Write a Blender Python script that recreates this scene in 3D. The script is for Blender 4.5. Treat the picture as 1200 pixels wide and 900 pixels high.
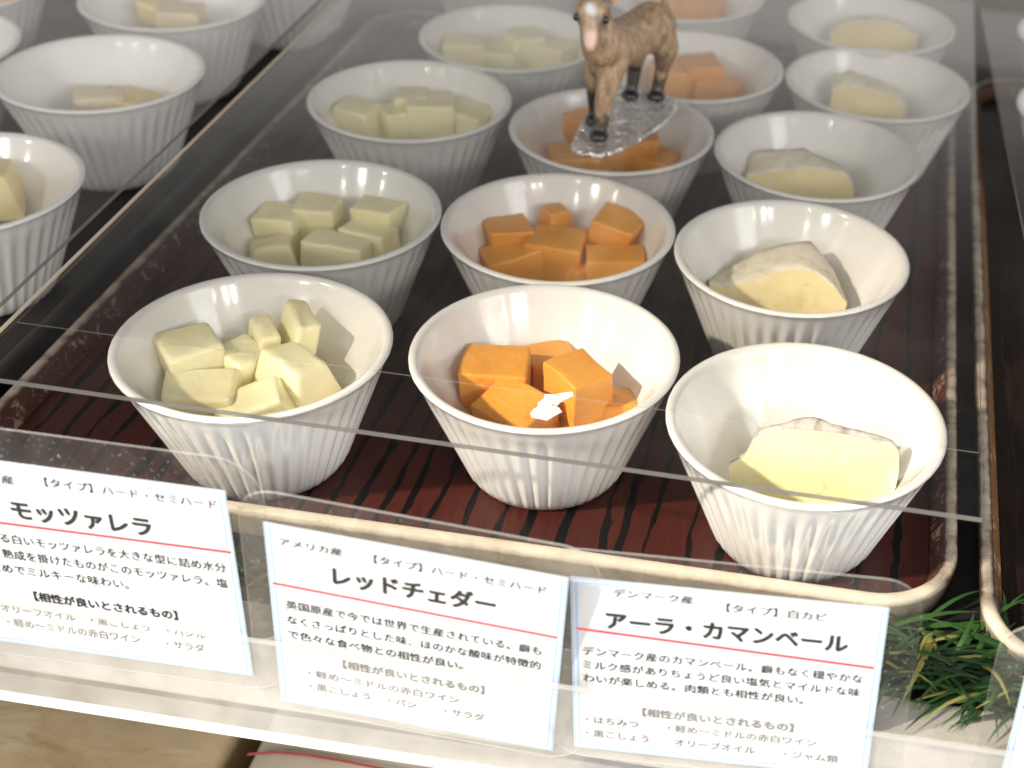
import bpy, bmesh, math, random
from mathutils import Vector, Matrix, Euler, noise

for o in list(bpy.data.objects):
    bpy.data.objects.remove(o)
SC = bpy.context.scene
COL = SC.collection
R = math.radians

# ------------------------------------------------------------------ camera
cam_d = bpy.data.cameras.new('camera')
cam = bpy.data.objects.new('camera', cam_d)
COL.objects.link(cam)
cam_d.sensor_width = 36.0
cam_d.lens = 50.045
cam_d.shift_x = -0.1995
cam_d.shift_y = -0.0063
cam_d.clip_start = 0.01
cam_d.clip_end = 200
cam.matrix_world = Matrix(((0.98849, -0.131013, 0.075657, 0.092738),
                           (0.136042, 0.550963, -0.823366, -0.385687),
                           (0.066187, 0.824181, 0.562445, 0.309681),
                           (0, 0, 0, 1)))
cam_d.dof.use_dof = True
cam_d.dof.focus_distance = 0.465
cam_d.dof.aperture_fstop = 10.5
SC.camera = cam

# ------------------------------------------------------------------ world: grey daylight of the room
W = bpy.data.worlds.new('World')
SC.world = W
W.use_nodes = True
nt = W.node_tree
nt.nodes.clear()
wo = nt.nodes.new('ShaderNodeOutputWorld')
bg = nt.nodes.new('ShaderNodeBackground')
tc = nt.nodes.new('ShaderNodeTexCoord')
sx = nt.nodes.new('ShaderNodeSeparateXYZ')
nt.links.new(tc.outputs['Generated'], sx.inputs[0])
def wramp(stops):
    n = nt.nodes.new('ShaderNodeValToRGB')
    cr = n.color_ramp
    while len(cr.elements) > 1:
        cr.elements.remove(cr.elements[-1])
    cr.elements[0].position = stops[0][0]
    cr.elements[0].color = (*stops[0][1], 1)
    for p, c in stops[1:]:
        e = cr.elements.new(p)
        e.color = (*c, 1)
    return n
far = wramp([(0.0, (.52, .50, .47)), (0.36, (.46, .44, .42)), (0.42, (.16, .155, .15)), (0.50, (.05, .048, .046)), (0.72, (.06, .06, .06)), (0.9, (.14, .138, .133)), (1.0, (.26, .255, .245))])
near = wramp([(0.0, (1.55, 1.52, 1.46)), (0.30, (1.45, 1.42, 1.37)), (0.68, (.72, .71, .69)), (1.0, (.26, .255, .245))])
mr = nt.nodes.new('ShaderNodeMapRange')
mr.interpolation_type = 'SMOOTHSTEP'
mr.inputs['From Min'].default_value = -0.25
mr.inputs['From Max'].default_value = 0.35
mx = nt.nodes.new('ShaderNodeMix')
mx.data_type = 'RGBA'
nt.links.new(sx.outputs['Z'], far.inputs[0])
nt.links.new(sx.outputs['Z'], near.inputs[0])
nt.links.new(sx.outputs['Y'], mr.inputs['Value'])
nt.links.new(mr.outputs[0], mx.inputs['Factor'])
nt.links.new(near.outputs[0], mx.inputs['A'])
nt.links.new(far.outputs[0], mx.inputs['B'])
nt.links.new(mx.outputs['Result'], bg.inputs['Color'])
bg.inputs['Strength'].default_value = 0.52
nt.links.new(bg.outputs[0], wo.inputs[0])

# ------------------------------------------------------------------ lamps
def aim(o, target):
    d = Vector(target) - o.location
    o.rotation_euler = d.to_track_quat('-Z', 'Y').to_euler()

SUN_DIR = Vector((-0.70, -0.42, 0.58)).normalized()       # towards the light
TARGET = Vector((0.1174, -0.1954, 0.03))
ld = bpy.data.lights.new('sunbeam', 'SPOT')
ld.energy = 212
ld.color = (1.0, 0.90, 0.74)
ld.shadow_soft_size = 0.05
ld.spot_size = R(13.3)
ld.spot_blend = 0.07
lo = bpy.data.objects.new('sunbeam', ld)
COL.objects.link(lo)
lo.location = TARGET + SUN_DIR * 2.4
aim(lo, TARGET)

def window_lamp(loc, target, w, h, power, color):
    d = bpy.data.lights.new('window_light', 'AREA')
    d.shape = 'RECTANGLE'
    d.size = w
    d.size_y = h
    d.energy = power
    d.color = color
    o = bpy.data.objects.new('window_light', d)
    COL.objects.link(o)
    o.location = loc
    aim(o, target)
for wx, wy, wz, ww, wh, pw in ((0.86, -1.22, .62, .07, .22, 2.2), (1.03, -1.10, .62, .07, .22, 2.2), (1.26, -0.92, .60, .03, .20, .7),
                               (-0.72, -1.25, .66, .16, .12, 2.4), (-1.22, -0.86, .55, .05, .07, .6), (-.22, -1.4, .85, .05, .04, .5)):
    window_lamp((wx, wy, wz), (0, .1, .03), ww, wh, pw, (1, .98, .95))
window_lamp((1.3, -.55, .55), (0.1, -.05, 0), .5, .6, 3.2, (.86, .92, 1.0))

SC.view_settings.view_transform = 'Standard'
SC.view_settings.look = 'None'
SC.view_settings.gamma = 1.0
SC.view_settings.exposure = 1.1
SC.render.engine = 'CYCLES'
SC.cycles.use_denoising = True
SC.cycles.max_bounces = 10
SC.cycles.transparent_max_bounces = 24
SC.cycles.sample_clamp_indirect = 6.0
SC.cycles.caustics_reflective = False
SC.cycles.caustics_refractive = False

# ------------------------------------------------------------------ helpers
def link(name, me, mats=(), parent=None, smooth=False):
    o = bpy.data.objects.new(name, me)
    COL.objects.link(o)
    for m in mats:
        me.materials.append(m)
    if smooth:
        for p in me.polygons:
            p.use_smooth = True
    if parent is not None:
        o.parent = parent
    return o

def obj(name, bm, mats=(), parent=None, smooth=False, sharp=None):
    me = bpy.data.meshes.new(name)
    bmesh.ops.recalc_face_normals(bm, faces=bm.faces[:])
    bm.to_mesh(me)
    bm.free()
    o = link(name, me, mats if isinstance(mats, (list, tuple)) else (mats,), parent, smooth)
    if sharp is not None:
        me.set_sharp_from_angle(angle=R(sharp))
    return o

def tag(o, label=None, cat=None, group=None, kind=None):
    if label: o['label'] = label
    if cat: o['category'] = cat
    if group: o['group'] = group
    if kind: o['kind'] = kind
    return o

def empty(name, loc=(0, 0, 0)):
    o = bpy.data.objects.new(name, None)
    COL.objects.link(o)
    o.location = loc
    o.empty_display_size = .01
    return o

def add_box(bm, lo, hi, bev=0, seg=2, mat=0):
    v = [bm.verts.new((x, y, z)) for x in (lo[0], hi[0]) for y in (lo[1], hi[1]) for z in (lo[2], hi[2])]
    fs = []
    for q in ((0, 1, 3, 2), (4, 6, 7, 5), (0, 4, 5, 1), (2, 3, 7, 6), (0, 2, 6, 4), (1, 5, 7, 3)):
        f = bm.faces.new([v[i] for i in q])
        f.material_index = mat
        fs.append(f)
    if bev:
        es = set(e for f in fs for e in f.edges)
        bmesh.ops.bevel(bm, geom=list(es), offset=bev, segments=seg, affect='EDGES', profile=.6)
    return fs

def rrect(x0, x1, y0, y1, r, n=10):
    pts = []
    for cx, cy, a0 in ((x1 - r, y1 - r, 0), (x0 + r, y1 - r, 90), (x0 + r, y0 + r, 180), (x1 - r, y0 + r, 270)):
        for i in range(n + 1):
            a = R(a0 + 90 * i / n)
            pts.append((cx + r * math.cos(a), cy + r * math.sin(a)))
    return pts

def loft(bm, rings, close=True, mat=None, cap0=False, cap1=False):
    vs = [[bm.verts.new(p) for p in ring] for ring in rings]
    for i in range(len(vs) - 1):
        a, b = vs[i], vs[i + 1]
        n = len(a)
        for j in range(n if close else n - 1):
            f = bm.faces.new((a[j], a[(j + 1) % n], b[(j + 1) % n], b[j]))
            if mat: f.material_index = mat[i]
    if cap0: bm.faces.new(vs[0][::-1])
    if cap1: bm.faces.new(vs[-1])
    return vs

# ------------------------------------------------------------------ materials
class NT:
    def __init__(self, name):
        self.m = bpy.data.materials.new(name)
        self.m.use_nodes = True
        self.t = self.m.node_tree
        self.t.nodes.clear()
        self.out = self.n('ShaderNodeOutputMaterial')
    def n(self, kind, **kw):
        nd = self.t.nodes.new(kind)
        for k, v in kw.items():
            if k.startswith('_'):
                setattr(nd, k[1:], v)
            else:
                nd.inputs[k.replace('__', ' ')].default_value = v
        return nd
    def l(self, a, b):
        self.t.links.new(a, b)
    def coord(self, scale=(1, 1, 1), which='Object'):
        c = self.n('ShaderNodeTexCoord')
        mp = self.n('ShaderNodeMapping')
        mp.inputs['Scale'].default_value = scale
        self.l(c.outputs[which], mp.inputs['Vector'])
        return mp.outputs[0]
    def noise(self, vec, scale, detail=3, rough=.55, dist=0):
        n = self.n('ShaderNodeTexNoise')
        n.inputs['Scale'].default_value = scale
        n.inputs['Detail'].default_value = detail
        n.inputs['Roughness'].default_value = rough
        n.inputs['Distortion'].default_value = dist
        self.l(vec, n.inputs['Vector'])
        return n.outputs['Fac']
    def ramp(self, fac, stops):
        n = self.n('ShaderNodeValToRGB')
        cr = n.color_ramp
        while len(cr.elements) > 1:
            cr.elements.remove(cr.elements[-1])
        cr.elements[0].position = stops[0][0]
        c = stops[0][1]
        cr.elements[0].color = (c, c, c, 1) if isinstance(c, (int, float)) else (*c, 1)
        for p, c in stops[1:]:
            e = cr.elements.new(p)
            e.color = (c, c, c, 1) if isinstance(c, (int, float)) else (*c, 1)
        self.l(fac, n.inputs[0])
        return n.outputs[0]
    def mix(self, fac, a, b):
        n = self.n('ShaderNodeMix')
        n.data_type = 'RGBA'
        for s, v in (('Factor', fac), ('A', a), ('B', b)):
            if isinstance(v, (int, float)):
                n.inputs[s].default_value = v
            elif isinstance(v, tuple):
                n.inputs[s].default_value = (*v, 1)
            else:
                self.l(v, n.inputs[s])
        return n.outputs['Result']
    def math(self, op, a, b=0.0, c=0.0):
        n = self.n('ShaderNodeMath')
        n.operation = op
        for i, v in enumerate((a, b, c)):
            if isinstance(v, (int, float)): n.inputs[i].default_value = v
            else: self.l(v, n.inputs[i])
        return n.outputs[0]
    def bump(self, h, strength=.3, dist=.001):
        n = self.n('ShaderNodeBump')
        n.inputs['Strength'].default_value = strength
        n.inputs['Distance'].default_value = dist
        self.l(h, n.inputs['Height'])
        return n.outputs[0]
    def pbr(self, col, rough=.5, normal=None, **kw):
        p = self.n('ShaderNodeBsdfPrincipled')
        if isinstance(col, tuple): p.inputs['Base Color'].default_value = (*col, 1)
        else: self.l(col, p.inputs['Base Color'])
        if isinstance(rough, (int, float)): p.inputs['Roughness'].default_value = rough
        else: self.l(rough, p.inputs['Roughness'])
        if normal is not None: self.l(normal, p.inputs['Normal'])
        for k, v in kw.items():
            p.inputs[k.replace('__', ' ')].default_value = v
        return p.outputs[0]
    def end(self, sh):
        self.l(sh, self.out.inputs['Surface'])
        return self.m

def mat_porcelain():
    k = NT('porcelain')
    v = k.coord()
    h = k.noise(v, 60, 2)
    c = k.ramp(k.noise(v, 35, 3), [(.3, (.80, .785, .755)), (.7, (.84, .83, .805))])
    return k.end(k.pbr(c, .16, k.bump(h, .08, .0006), Coat__Weight=.8, Coat__Roughness=.085))

def mat_cheese(name, a, b, spots=None, sss=.12, rough=.42, tex=1.):
    k = NT(name)
    v = k.coord()
    oi = k.n('ShaderNodeObjectInfo')
    add = k.n('ShaderNodeVectorMath')
    add.operation = 'ADD'
    k.l(v, add.inputs[0])
    k.l(oi.outputs['Random'], add.inputs[1])
    v = add.outputs[0]
    f = k.noise(v, 70, 4, .6)
    c = k.mix(k.ramp(f, [(.3, 0.), (.7, 1.)]), a, b)
    dk = tuple(x * .86 for x in a)
    c = k.mix(k.math('MULTIPLY', oi.outputs['Random'], .5), c, dk)
    if spots:
        s = k.ramp(k.noise(v, 170, 2, .5), [(.69, 0.), (.72, 1.)])
        c = k.mix(s, c, spots)
    big = k.noise(v, 22, 3, .6)
    c = k.mix(k.ramp(big, [(.35, .0), (.7, .5)]), c, tuple(min(1, x * 1.10 + .03) for x in b))
    pit = k.ramp(k.noise(v, 330, 2, .5), [(.66, 0.), (.72, .35 * tex)])
    c = k.mix(pit, c, tuple(x * .72 for x in a))
    vm = k.n('ShaderNodeVectorMath')
    vm.operation = 'MULTIPLY'
    k.l(v, vm.inputs[0])
    vm.inputs[1].default_value = (60, 700, 500)
    drag = k.noise(vm.outputs[0], 1.0, 3, .6)
    h = k.noise(v, 420, 4, .6)
    h2 = k.noise(v, 90, 2)
    hh = k.math('ADD', k.math('ADD', h, k.math('MULTIPLY', drag, .8 * tex)), k.math('SUBTRACT', k.math('MULTIPLY', h2, 2.5), k.math('MULTIPLY', pit, 2.0)))
    return k.end(k.pbr(c, k.ramp(h2, [(.3, rough - .08), (.7, rough + .14)]), k.bump(hh, .45, .0008), Coat__Weight=.15, Coat__Roughness=.25,
                       Subsurface__Weight=sss, Subsurface__Radius=(.004, .002, .0008), Subsurface__Scale=1.0))

def mat_rind(white, shade):
    k = NT('bloomy_rind')
    v = k.coord()
    f = k.noise(v, 150, 5, .65, .6)
    c = k.ramp(f, [(.32, shade), (.5, white), (.75, tuple(min(1, x * 1.05) for x in white))])
    return k.end(k.pbr(c, .75, k.bump(k.noise(v, 230, 5, .7), .8, .0012)))

def mat_tray(name, red, dark, lines=True):
    k = NT(name)
    v = k.coord()
    s = k.n('ShaderNodeSeparateXYZ')
    k.l(v, s.inputs[0])
    warp = k.noise(k.coord((60, 14, 1)), 1.0, 4, .6)
    warp2 = k.noise(k.coord((300, 45, 1)), 1.0, 3, .6)
    xw = k.math('ADD', k.math('MULTIPLY', s.outputs['X'], 100.0),
                k.math('ADD', k.math('MULTIPLY', warp, .9), k.math('MULTIPLY', warp2, .28)))
    vo = k.n('ShaderNodeTexVoronoi')
    vo.voronoi_dimensions = '1D'
    vo.feature = 'DISTANCE_TO_EDGE'
    vo.inputs['Scale'].default_value = 1.0
    vo.inputs['Randomness'].default_value = 1.0
    k.l(xw, vo.inputs['W'])
    wid = k.noise(k.coord((90, 22, 1)), 1.0, 3, .6)
    thr = k.math('SUBTRACT', vo.outputs['Distance'], k.math('MULTIPLY', k.math('SUBTRACT', wid, .30), .50))
    line = k.ramp(thr, [(0.0, 1.), (.03, 0.)])
    fib = k.noise(k.coord((900, 40, 1)), 1.0, 3, .6)
    mott = k.noise(v, 40, 3)
    base = k.mix(k.ramp(fib, [(.35, 0.), (.7, 1.)]), tuple(x * .72 for x in red), red)
    base = k.mix(k.math('MULTIPLY', mott, .5), base, tuple(x * .6 for x in red))
    c = k.mix(line, base, dark) if lines else k.mix(k.ramp(fib, [(.4, 0.), (.6, 1.)]), base, dark)
    h = k.math('SUBTRACT', k.math('MULTIPLY', fib, .3), line)
    return k.end(k.pbr(c, k.ramp(mott, [(.3, .30), (.7, .48)]), k.bump(h, .25, .0008), Specular__IOR__Level=.28))

def mat_rim(name, front, dark):
    """lacquer worn through to cream wood along the front edge and in patches on the crest of the sides; tan towards the bottom"""
    k = NT(name)
    v = k.coord()
    n1 = k.noise(v, 120, 5, .7, .5)
    s = k.n('ShaderNodeSeparateXYZ')
    k.l(v, s.inputs[0])
    cream = k.ramp(n1, [(.30, (.30, .18, .10)), (.36, (.60, .50, .38)), (.6, (.70, .62, .49)), (.8, (.75, .68, .56))])
    fm = k.n('ShaderNodeMapRange')
    fm.inputs['From Min'].default_value = front + .016
    fm.inputs['From Max'].default_value = front + .008
    k.l(k.math('ADD', s.outputs['Y'], k.math('MULTIPLY', k.math('SUBTRACT', n1, .5), .010)), fm.inputs['Value'])
    cm = k.n('ShaderNodeMapRange')
    cm.inputs['From Min'].default_value = .0072
    cm.inputs['From Max'].default_value = .0080
    k.l(k.math('ADD', s.outputs['Z'], k.math('MULTIPLY', k.math('SUBTRACT', n1, .55), .0025)), cm.inputs['Value'])
    m_ = k.math('MAXIMUM', fm.outputs[0], k.math('MULTIPLY', cm.outputs[0], .5))
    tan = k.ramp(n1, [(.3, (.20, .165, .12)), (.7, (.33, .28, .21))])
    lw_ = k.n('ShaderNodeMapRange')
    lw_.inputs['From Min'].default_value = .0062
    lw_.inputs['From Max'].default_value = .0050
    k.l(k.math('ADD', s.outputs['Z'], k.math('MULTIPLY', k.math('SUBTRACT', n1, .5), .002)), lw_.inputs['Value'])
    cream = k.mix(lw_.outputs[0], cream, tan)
    c = k.mix(m_, dark, cream)
    return k.end(k.pbr(c, .45, k.bump(n1, .3, .0008)))

def mat_innerwall(red):
    k = NT('scuffed_inner_wall')
    v = k.coord()
    n1 = k.noise(v, 170, 5, .75, 1.2)
    c = k.ramp(n1, [(.40, red), (.56, tuple(x * 1.4 for x in red)), (.61, (.30, .20, .14)), (.78, (.42, .32, .24))])
    return k.end(k.pbr(c, .42, k.bump(n1, .3, .0006)))

def mat_acrylic(name='clear_acrylic', tint=(.985, .980, .974), dust=.006, ior=1.46, rough=.03):
    k = NT(name)
    v = k.coord()
    tr = k.n('ShaderNodeBsdfTransparent')
    tr.inputs['Color'].default_value = (*tint, 1)
    gl = k.n('ShaderNodeBsdfGlossy')
    gl.inputs['Roughness'].default_value = rough
    gl.inputs['Color'].default_value = (.95, .95, .95, 1)
    smear = k.noise(v, 18, 4, .6, .8)
    k.l(k.ramp(smear, [(.35, rough), (.75, rough + .16)]), gl.inputs['Roughness'])
    ge = k.n('ShaderNodeNewGeometry')
    dt = k.n('ShaderNodeVectorMath')
    dt.operation = 'DOT_PRODUCT'
    k.l(ge.outputs['Incoming'], dt.inputs[0])
    k.l(ge.outputs['Normal'], dt.inputs[1])
    f0 = ((ior - 1) / (ior + 1)) ** 2
    om = k.math('SUBTRACT', 1.0, k.math('ABSOLUTE', dt.outputs['Value']))
    fres = k.math('ADD', f0, k.math('MULTIPLY', 1 - f0, k.math('POWER', om, 5.0)))
    m1 = k.n('ShaderNodeMixShader')
    k.l(fres, m1.inputs[0])
    k.l(tr.outputs[0], m1.inputs[1])
    k.l(gl.outputs[0], m1.inputs[2])
    df = k.n('ShaderNodeBsdfDiffuse')
    df.inputs['Color'].default_value = (.8, .79, .77, 1)
    m2 = k.n('ShaderNodeMixShader')
    spk = k.ramp(k.noise(v, 900, 2, .5), [(.68, 0.), (.76, 1.)])
    hair = k.n('ShaderNodeMapping')
    hair.inputs['Rotation'].default_value = (0, 0, .35)
    hair.inputs['Scale'].default_value = (26, 900, 1)
    cc = k.n('ShaderNodeTexCoord')
    k.l(cc.outputs['Object'], hair.inputs['Vector'])
    scr = k.ramp(k.noise(hair.outputs[0], 1.0, 2, .5), [(.735, 0.), (.76, 1.)])
    spk = k.math('MAXIMUM', spk, scr)
    d = k.math('ADD', k.math('MULTIPLY', k.ramp(smear, [(.4, .2), (.8, 1.)]), dust), k.math('MULTIPLY', spk, dust * 5))
    k.l(d, m2.inputs[0])
    k.l(m1.outputs[0], m2.inputs[1])
    k.l(df.outputs[0], m2.inputs[2])
    return k.end(m2.outputs[0])

def mat_mixclear(name, col, alpha, rough=.25):
    """translucent plastic: part see-through, part white body"""
    k = NT(name)
    v = k.coord()
    tr = k.n('ShaderNodeBsdfTransparent')
    p = k.pbr(col, rough)
    m = k.n('ShaderNodeMixShader')
    k.l(k.ramp(k.noise(v, 45, 4, .6), [(.3, max(0, alpha - .06)), (.7, min(1, alpha + .06))]), m.inputs[0])
    k.l(tr.outputs[0], m.inputs[1])
    k.l(p, m.inputs[2])
    return k.end(m.outputs[0])

def mat_plain(name, col, rough=.5, var=.12, scale=60, bump=0., **kw):
    k = NT(name)
    v = k.coord()
    f = k.noise(v, scale, 4)
    c = k.mix(k.ramp(f, [(.3, 0.), (.7, 1.)]), tuple(x * (1 - var) for x in col), tuple(min(1, x * (1 + var)) for x in col))
    nrm = k.bump(k.noise(v, scale * 4, 4), bump, .001) if bump else None
    return k.end(k.pbr(c, rough, nrm, **kw))

M_PORC = mat_porcelain()
M_PALE = mat_cheese('pale_cheese', (.86, .78, .44), (.90, .84, .57), sss=.35, tex=.3, rough=.34)
M_ORANGE = mat_cheese('orange_cheese', (.76, .30, .028), (.82, .385, .06), tex=.6, rough=.36)
M_PASTE = mat_cheese('soft_cheese_paste', (.86, .775, .41), (.88, .80, .46), spots=(.74, .62, .32))
M_PASTE2 = mat_cheese('ripe_cheese_paste', (.78, .63, .30), (.84, .72, .42))
M_NUT = mat_cheese('flecked_cheese', (.74, .62, .42), (.80, .70, .52), spots=(.36, .16, .07))
M_RIND = mat_rind((.60, .57, .52), (.34, .30, .25))
M_RIND2 = mat_rind((.84, .77, .62), (.70, .60, .44))
M_TRAY = mat_tray('red_grained_tray', (.066, .0145, .0105), (.003, .0028, .0028))
M_TRAY_B = mat_tray('brown_grained_tray', (.022, .010, .006), (.006, .004, .003), False)
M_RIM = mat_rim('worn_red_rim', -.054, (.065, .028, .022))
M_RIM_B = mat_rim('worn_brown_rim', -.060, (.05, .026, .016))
M_RIM_D = mat_plain('dark_rim', (.012, .008, .007), .5, .2)
M_INNER = mat_innerwall((.055, .016, .012))
M_INNER_B = mat_innerwall((.12, .055, .02))
M_CLEAR = mat_acrylic()
M_THIN = mat_acrylic('thin_film', (.99, .99, .985), .004, 1.18)
M_FILM = mat_acrylic('clear_sleeve', (.96, .96, .955), .05, 1.46, .06)
M_EDGE = mat_mixclear('acrylic_edge', (.135, .13, .12), .88, .4)
M_EDGE_LIT = mat_mixclear('acrylic_edge_lit', (.82, .68, .52), .92, .3)  # left cover edge: the warm light on it is put into this colour
M_FAINT = mat_mixclear('film_edge', (.3, .3, .28), .25, .4)
M_FEDGE = mat_mixclear('sleeve_edge', (.75, .75, .73), .5, .25)
M_PAPER = mat_plain('label_paper', (.58, .59, .61), .42, .015, 200)
M_INK = mat_plain('black_ink', (.018, .018, .02), .5, .1)
M_BLUE = mat_plain('pale_blue_print', (.25, .46, .78), .5, .03)
M_REDINK = mat_plain('red_print', (.80, .045, .06), .5, .03)
M_LIP = mat_mixclear('frosted_acrylic', (.68, .68, .67), .14, .28)
M_RAILW = mat_plain('white_rail', (.80, .79, .77), .35, .04)
M_BLACK = mat_plain('black_mat', (.008, .008, .008), .6, .3, 200, .3)
M_CREAM = mat_plain('cream_paint', (.38, .36, .32), .5, .12, 90, .25)
M_GREY = mat_plain('grey_board', (.21, .20, .175), .6, .08, 20)
M_SHELF = mat_plain('dark_shelf', (.06, .035, .02), .6, .2, 30)

# ------------------------------------------------------------------ the setting
bm = bmesh.new()
add_box(bm, (-.75, -.0975, -.030), (.75, .415, -.004), .0015)
o = tag(obj('counter', bm, M_BLACK, smooth=False), kind='structure')
bm = bmesh.new()
add_box(bm, (-.75, -.0990, -.031), (.75, -.0835, -.0015), .0012)
tag(obj('counter_edge', bm, M_CREAM), kind='structure')
bm = bmesh.new()
add_box(bm, (-1.2, .418, -.030), (1.2, 1.6, .004), .003)
tag(obj('rear_counter', bm, M_GREY), kind='structure')
bm = bmesh.new()
add_box(bm, (-1.2, -.6, -.22), (1.2, .6, -.192))
tag(obj('lower_shelf', bm, M_SHELF), kind='structure')

# ------------------------------------------------------------------ trays
def tray(name, x0, x1, y0, y1, label, mfloor, minner, mrim, z=0.0, rad=.028):
    bm = bmesh.new()
    rg = lambda d, zz, r: [(x, y, zz + z) for x, y in rrect(x0 + d, x1 - d, y0 + d, y1 - d, max(r - d, .004), 14)]
    loft(bm, [rg(.0088, -.0008, rad), rg(.0085, 0, rad)], cap1=True)
    t = obj(name, bm, mfloor)
    tag(t, label, 'tray')
    bm = bmesh.new()
    rings = [rg(.0084, -.0004, rad), rg(.0076, .0012, rad), rg(.0048, .0066, rad), rg(.0040, .0076, rad), rg(.0030, .0081, rad),
             rg(.0012, .0080, rad), rg(.0003, .0074, rad), rg(0, .006, rad), rg(.0016, -.0036, rad)]
    loft(bm, rings, mat=[0, 0, 1, 1, 1, 1, 1, 1])
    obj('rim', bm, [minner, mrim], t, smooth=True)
    return t
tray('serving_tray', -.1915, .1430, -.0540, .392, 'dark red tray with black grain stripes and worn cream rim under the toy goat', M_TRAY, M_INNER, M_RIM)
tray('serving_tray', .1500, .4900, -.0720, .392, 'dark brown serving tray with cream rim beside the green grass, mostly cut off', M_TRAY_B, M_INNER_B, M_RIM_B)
tray('serving_tray', -.540, -.1990, -.0560, .392, 'dark tray beneath the bowls of beige cheese beyond the slanting cover edge', M_TRAY_B, M_TRAY_B, M_RIM_D)

# ------------------------------------------------------------------ bowls
S = .045
H = .04725
INNER = [(.985, .901), (.92, .870), (.86, .838), (.80, .805), (.74, .771), (.68, .735), (.62, .697), (.56, .655), (.50, .608), (.44, .555), (.39, .500), (.345, .435), (.31, .360), (.285, .28), (.27, .20), (.264, .12)]
def inner_r(z):
    """inside radius of a bowl at height z (metres)"""
    u = z / S
    if u >= INNER[0][0]: return INNER[0][1] * S
    for (za, ra), (zb, rb_) in zip(INNER, INNER[1:]):
        if zb <= u <= za:
            return (rb_ + (ra - rb_) * (u - zb) / (za - zb)) * S
    return INNER[-1][1] * S
def settle(p, slack=.0012):
    """keep a point of a cheese piece (bowl-local) inside the bowl: pieces give where they press on the wall"""
    p = p.copy()
    p.z = max(p.z, .272 * S)
    p.z = min(p.z, .0468)
    r = math.hypot(p.x, p.y)
    m = inner_r(p.z) + slack
    if r > m:
        p.x *= m / r
        p.y *= m / r
    return p
def ramekin_mesh():
    bm = bmesh.new()
    NF, SUB = 44, 8
    NA = NF * SUB
    prof = []   # radius, z, flute strength
    prof += [(.40, .0012, 0), (.535, .0004, 0), (.555, 0.0, .0), (.572, .012, .35)]
    for i in range(1, 19):
        t = i / 18
        z = .03 + t * .985
        fl = 1.0 - .90 * max(0., min(1., (z - .78) / .20)) ** .8
        prof.append((.580 + .408 * (z / 1.05) ** 1.02 + .004, z, fl))
    prof += [(.994, 1.030, .06), (.990, 1.042, .05),
             (.972, 1.050, 0), (.950, 1.049, 0), (.930, 1.040, 0), (.917, 1.020, 0)]
    prof += [(r, z, 0) for z, r in INNER]
    rings = []
    for r, z, fl in prof:
        ring = []
        for j in range(NA):
            a = 2 * math.pi * j / NA
            ph = (j % SUB) / SUB
            c_ = .5 - .5 * math.cos(2 * math.pi * ph)       # rounded rib, soft valley
            d = (c_ - .72) * .021 * fl
            rr = (r + d) * S
            ring.append((rr * math.cos(a), rr * math.sin(a), z * S))
        rings.append(ring)
    vs = loft(bm, rings)
    c = bm.verts.new((0, 0, .262 * S))
    for j in range(NA):
        bm.faces.new((vs[-1][j], vs[-1][(j + 1) % NA], c))
    c = bm.verts.new((0, 0, .0012 * S))
    for j in range(NA):
        bm.faces.new((vs[0][(j + 1) % NA], vs[0][j], c))
    bmesh.ops.recalc_face_normals(bm, faces=bm.faces[:])
    me = bpy.data.meshes.new('ramekin')
    bm.to_mesh(me)
    bm.free()
    me.materials.append(M_PORC)
    for p in me.polygons:
        p.use_smooth = True
    return me
RAM = ramekin_mesh()

BOWLS = {
 'A0': (-.0940, -.0157, 'white ribbed bowl in the front row holding large pale yellow chunks'),
 'B0': (.0000, .0000, 'white ribbed bowl in the front row with orange cubes under the white scrap'),
 'C0': (.0886, -.0176, 'brightly sunlit white ribbed bowl at the tray corner holding a pale slab'),
 'A1': (-.1049, .0755, 'white ribbed bowl with six pale cubes directly behind the front bowl of pale chunks'),
 'B1': (-.0157, .0873, 'white ribbed bowl of orange cubes just in front of the one under the goat'),
 'C1': (.0742, .0875, 'white ribbed bowl with a rinded wedge, its inner wall half in sunlight'),
 'A2': (-.1056, .1849, 'third white ribbed bowl of pale cubes counting back from the front'),
 'B2': (-.0133, .1790, 'white ribbed bowl of orange cheese directly under the toy goat'),
 'C2': (.0768, .1787, 'shaded white ribbed bowl with a low grey-cream wedge, third back from the tray corner'),
 'A3': (-.0822, .2707, 'blurred white ribbed bowl of pale cubes beside the head of the toy goat'),
 'B3': (.0093, .2615, 'white ribbed bowl of orange cheese just behind the hind legs of the toy goat'),
 'C3': (.0992, .2660, 'white ribbed bowl with a squarish wedge, second from the back in the wedge column'),
 'C4': (.0923, .3487, 'rearmost white ribbed bowl with a flat cream wedge, near the grey counter'),
 'B4': (-.0110, .3616, 'rearmost white ribbed bowl of orange cheese, cut off at the top'),
 'A4': (-.1073, .3648, 'rearmost white ribbed bowl in the pale cube column, only its base in view'),
 'L1': (-.2433, .0629, 'white ribbed bowl of beige cheese nearest the front, beyond the slanting cover edge'),
 'L2': (-.2448, .1747, 'whole white ribbed bowl beyond the slanting cover edge with faint beige slices'),
 'L3': (-.2558, .2699, 'white ribbed bowl with brown flecked cheese in the far corner beyond the cover edge'),
 'L4': (-.3372, .1828, 'white ribbed bowl cut off by the picture edge behind the beige cheese bowls'),
 'L5': (-.3646, .2580, 'white ribbed bowl holding peach coloured cheese in the far corner'),
 'L6': (-.2320, .3540, 'white ribbed bowl of which only the lower body shows behind the cover edge'),
 'R1': (.2101, .2616, 'white ribbed bowl on the brown tray, only a sliver of its rim in view'),
 'R2': (.2143, .3617, 'rear white ribbed bowl on the brown tray, faint behind its cover'),
}
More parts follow.
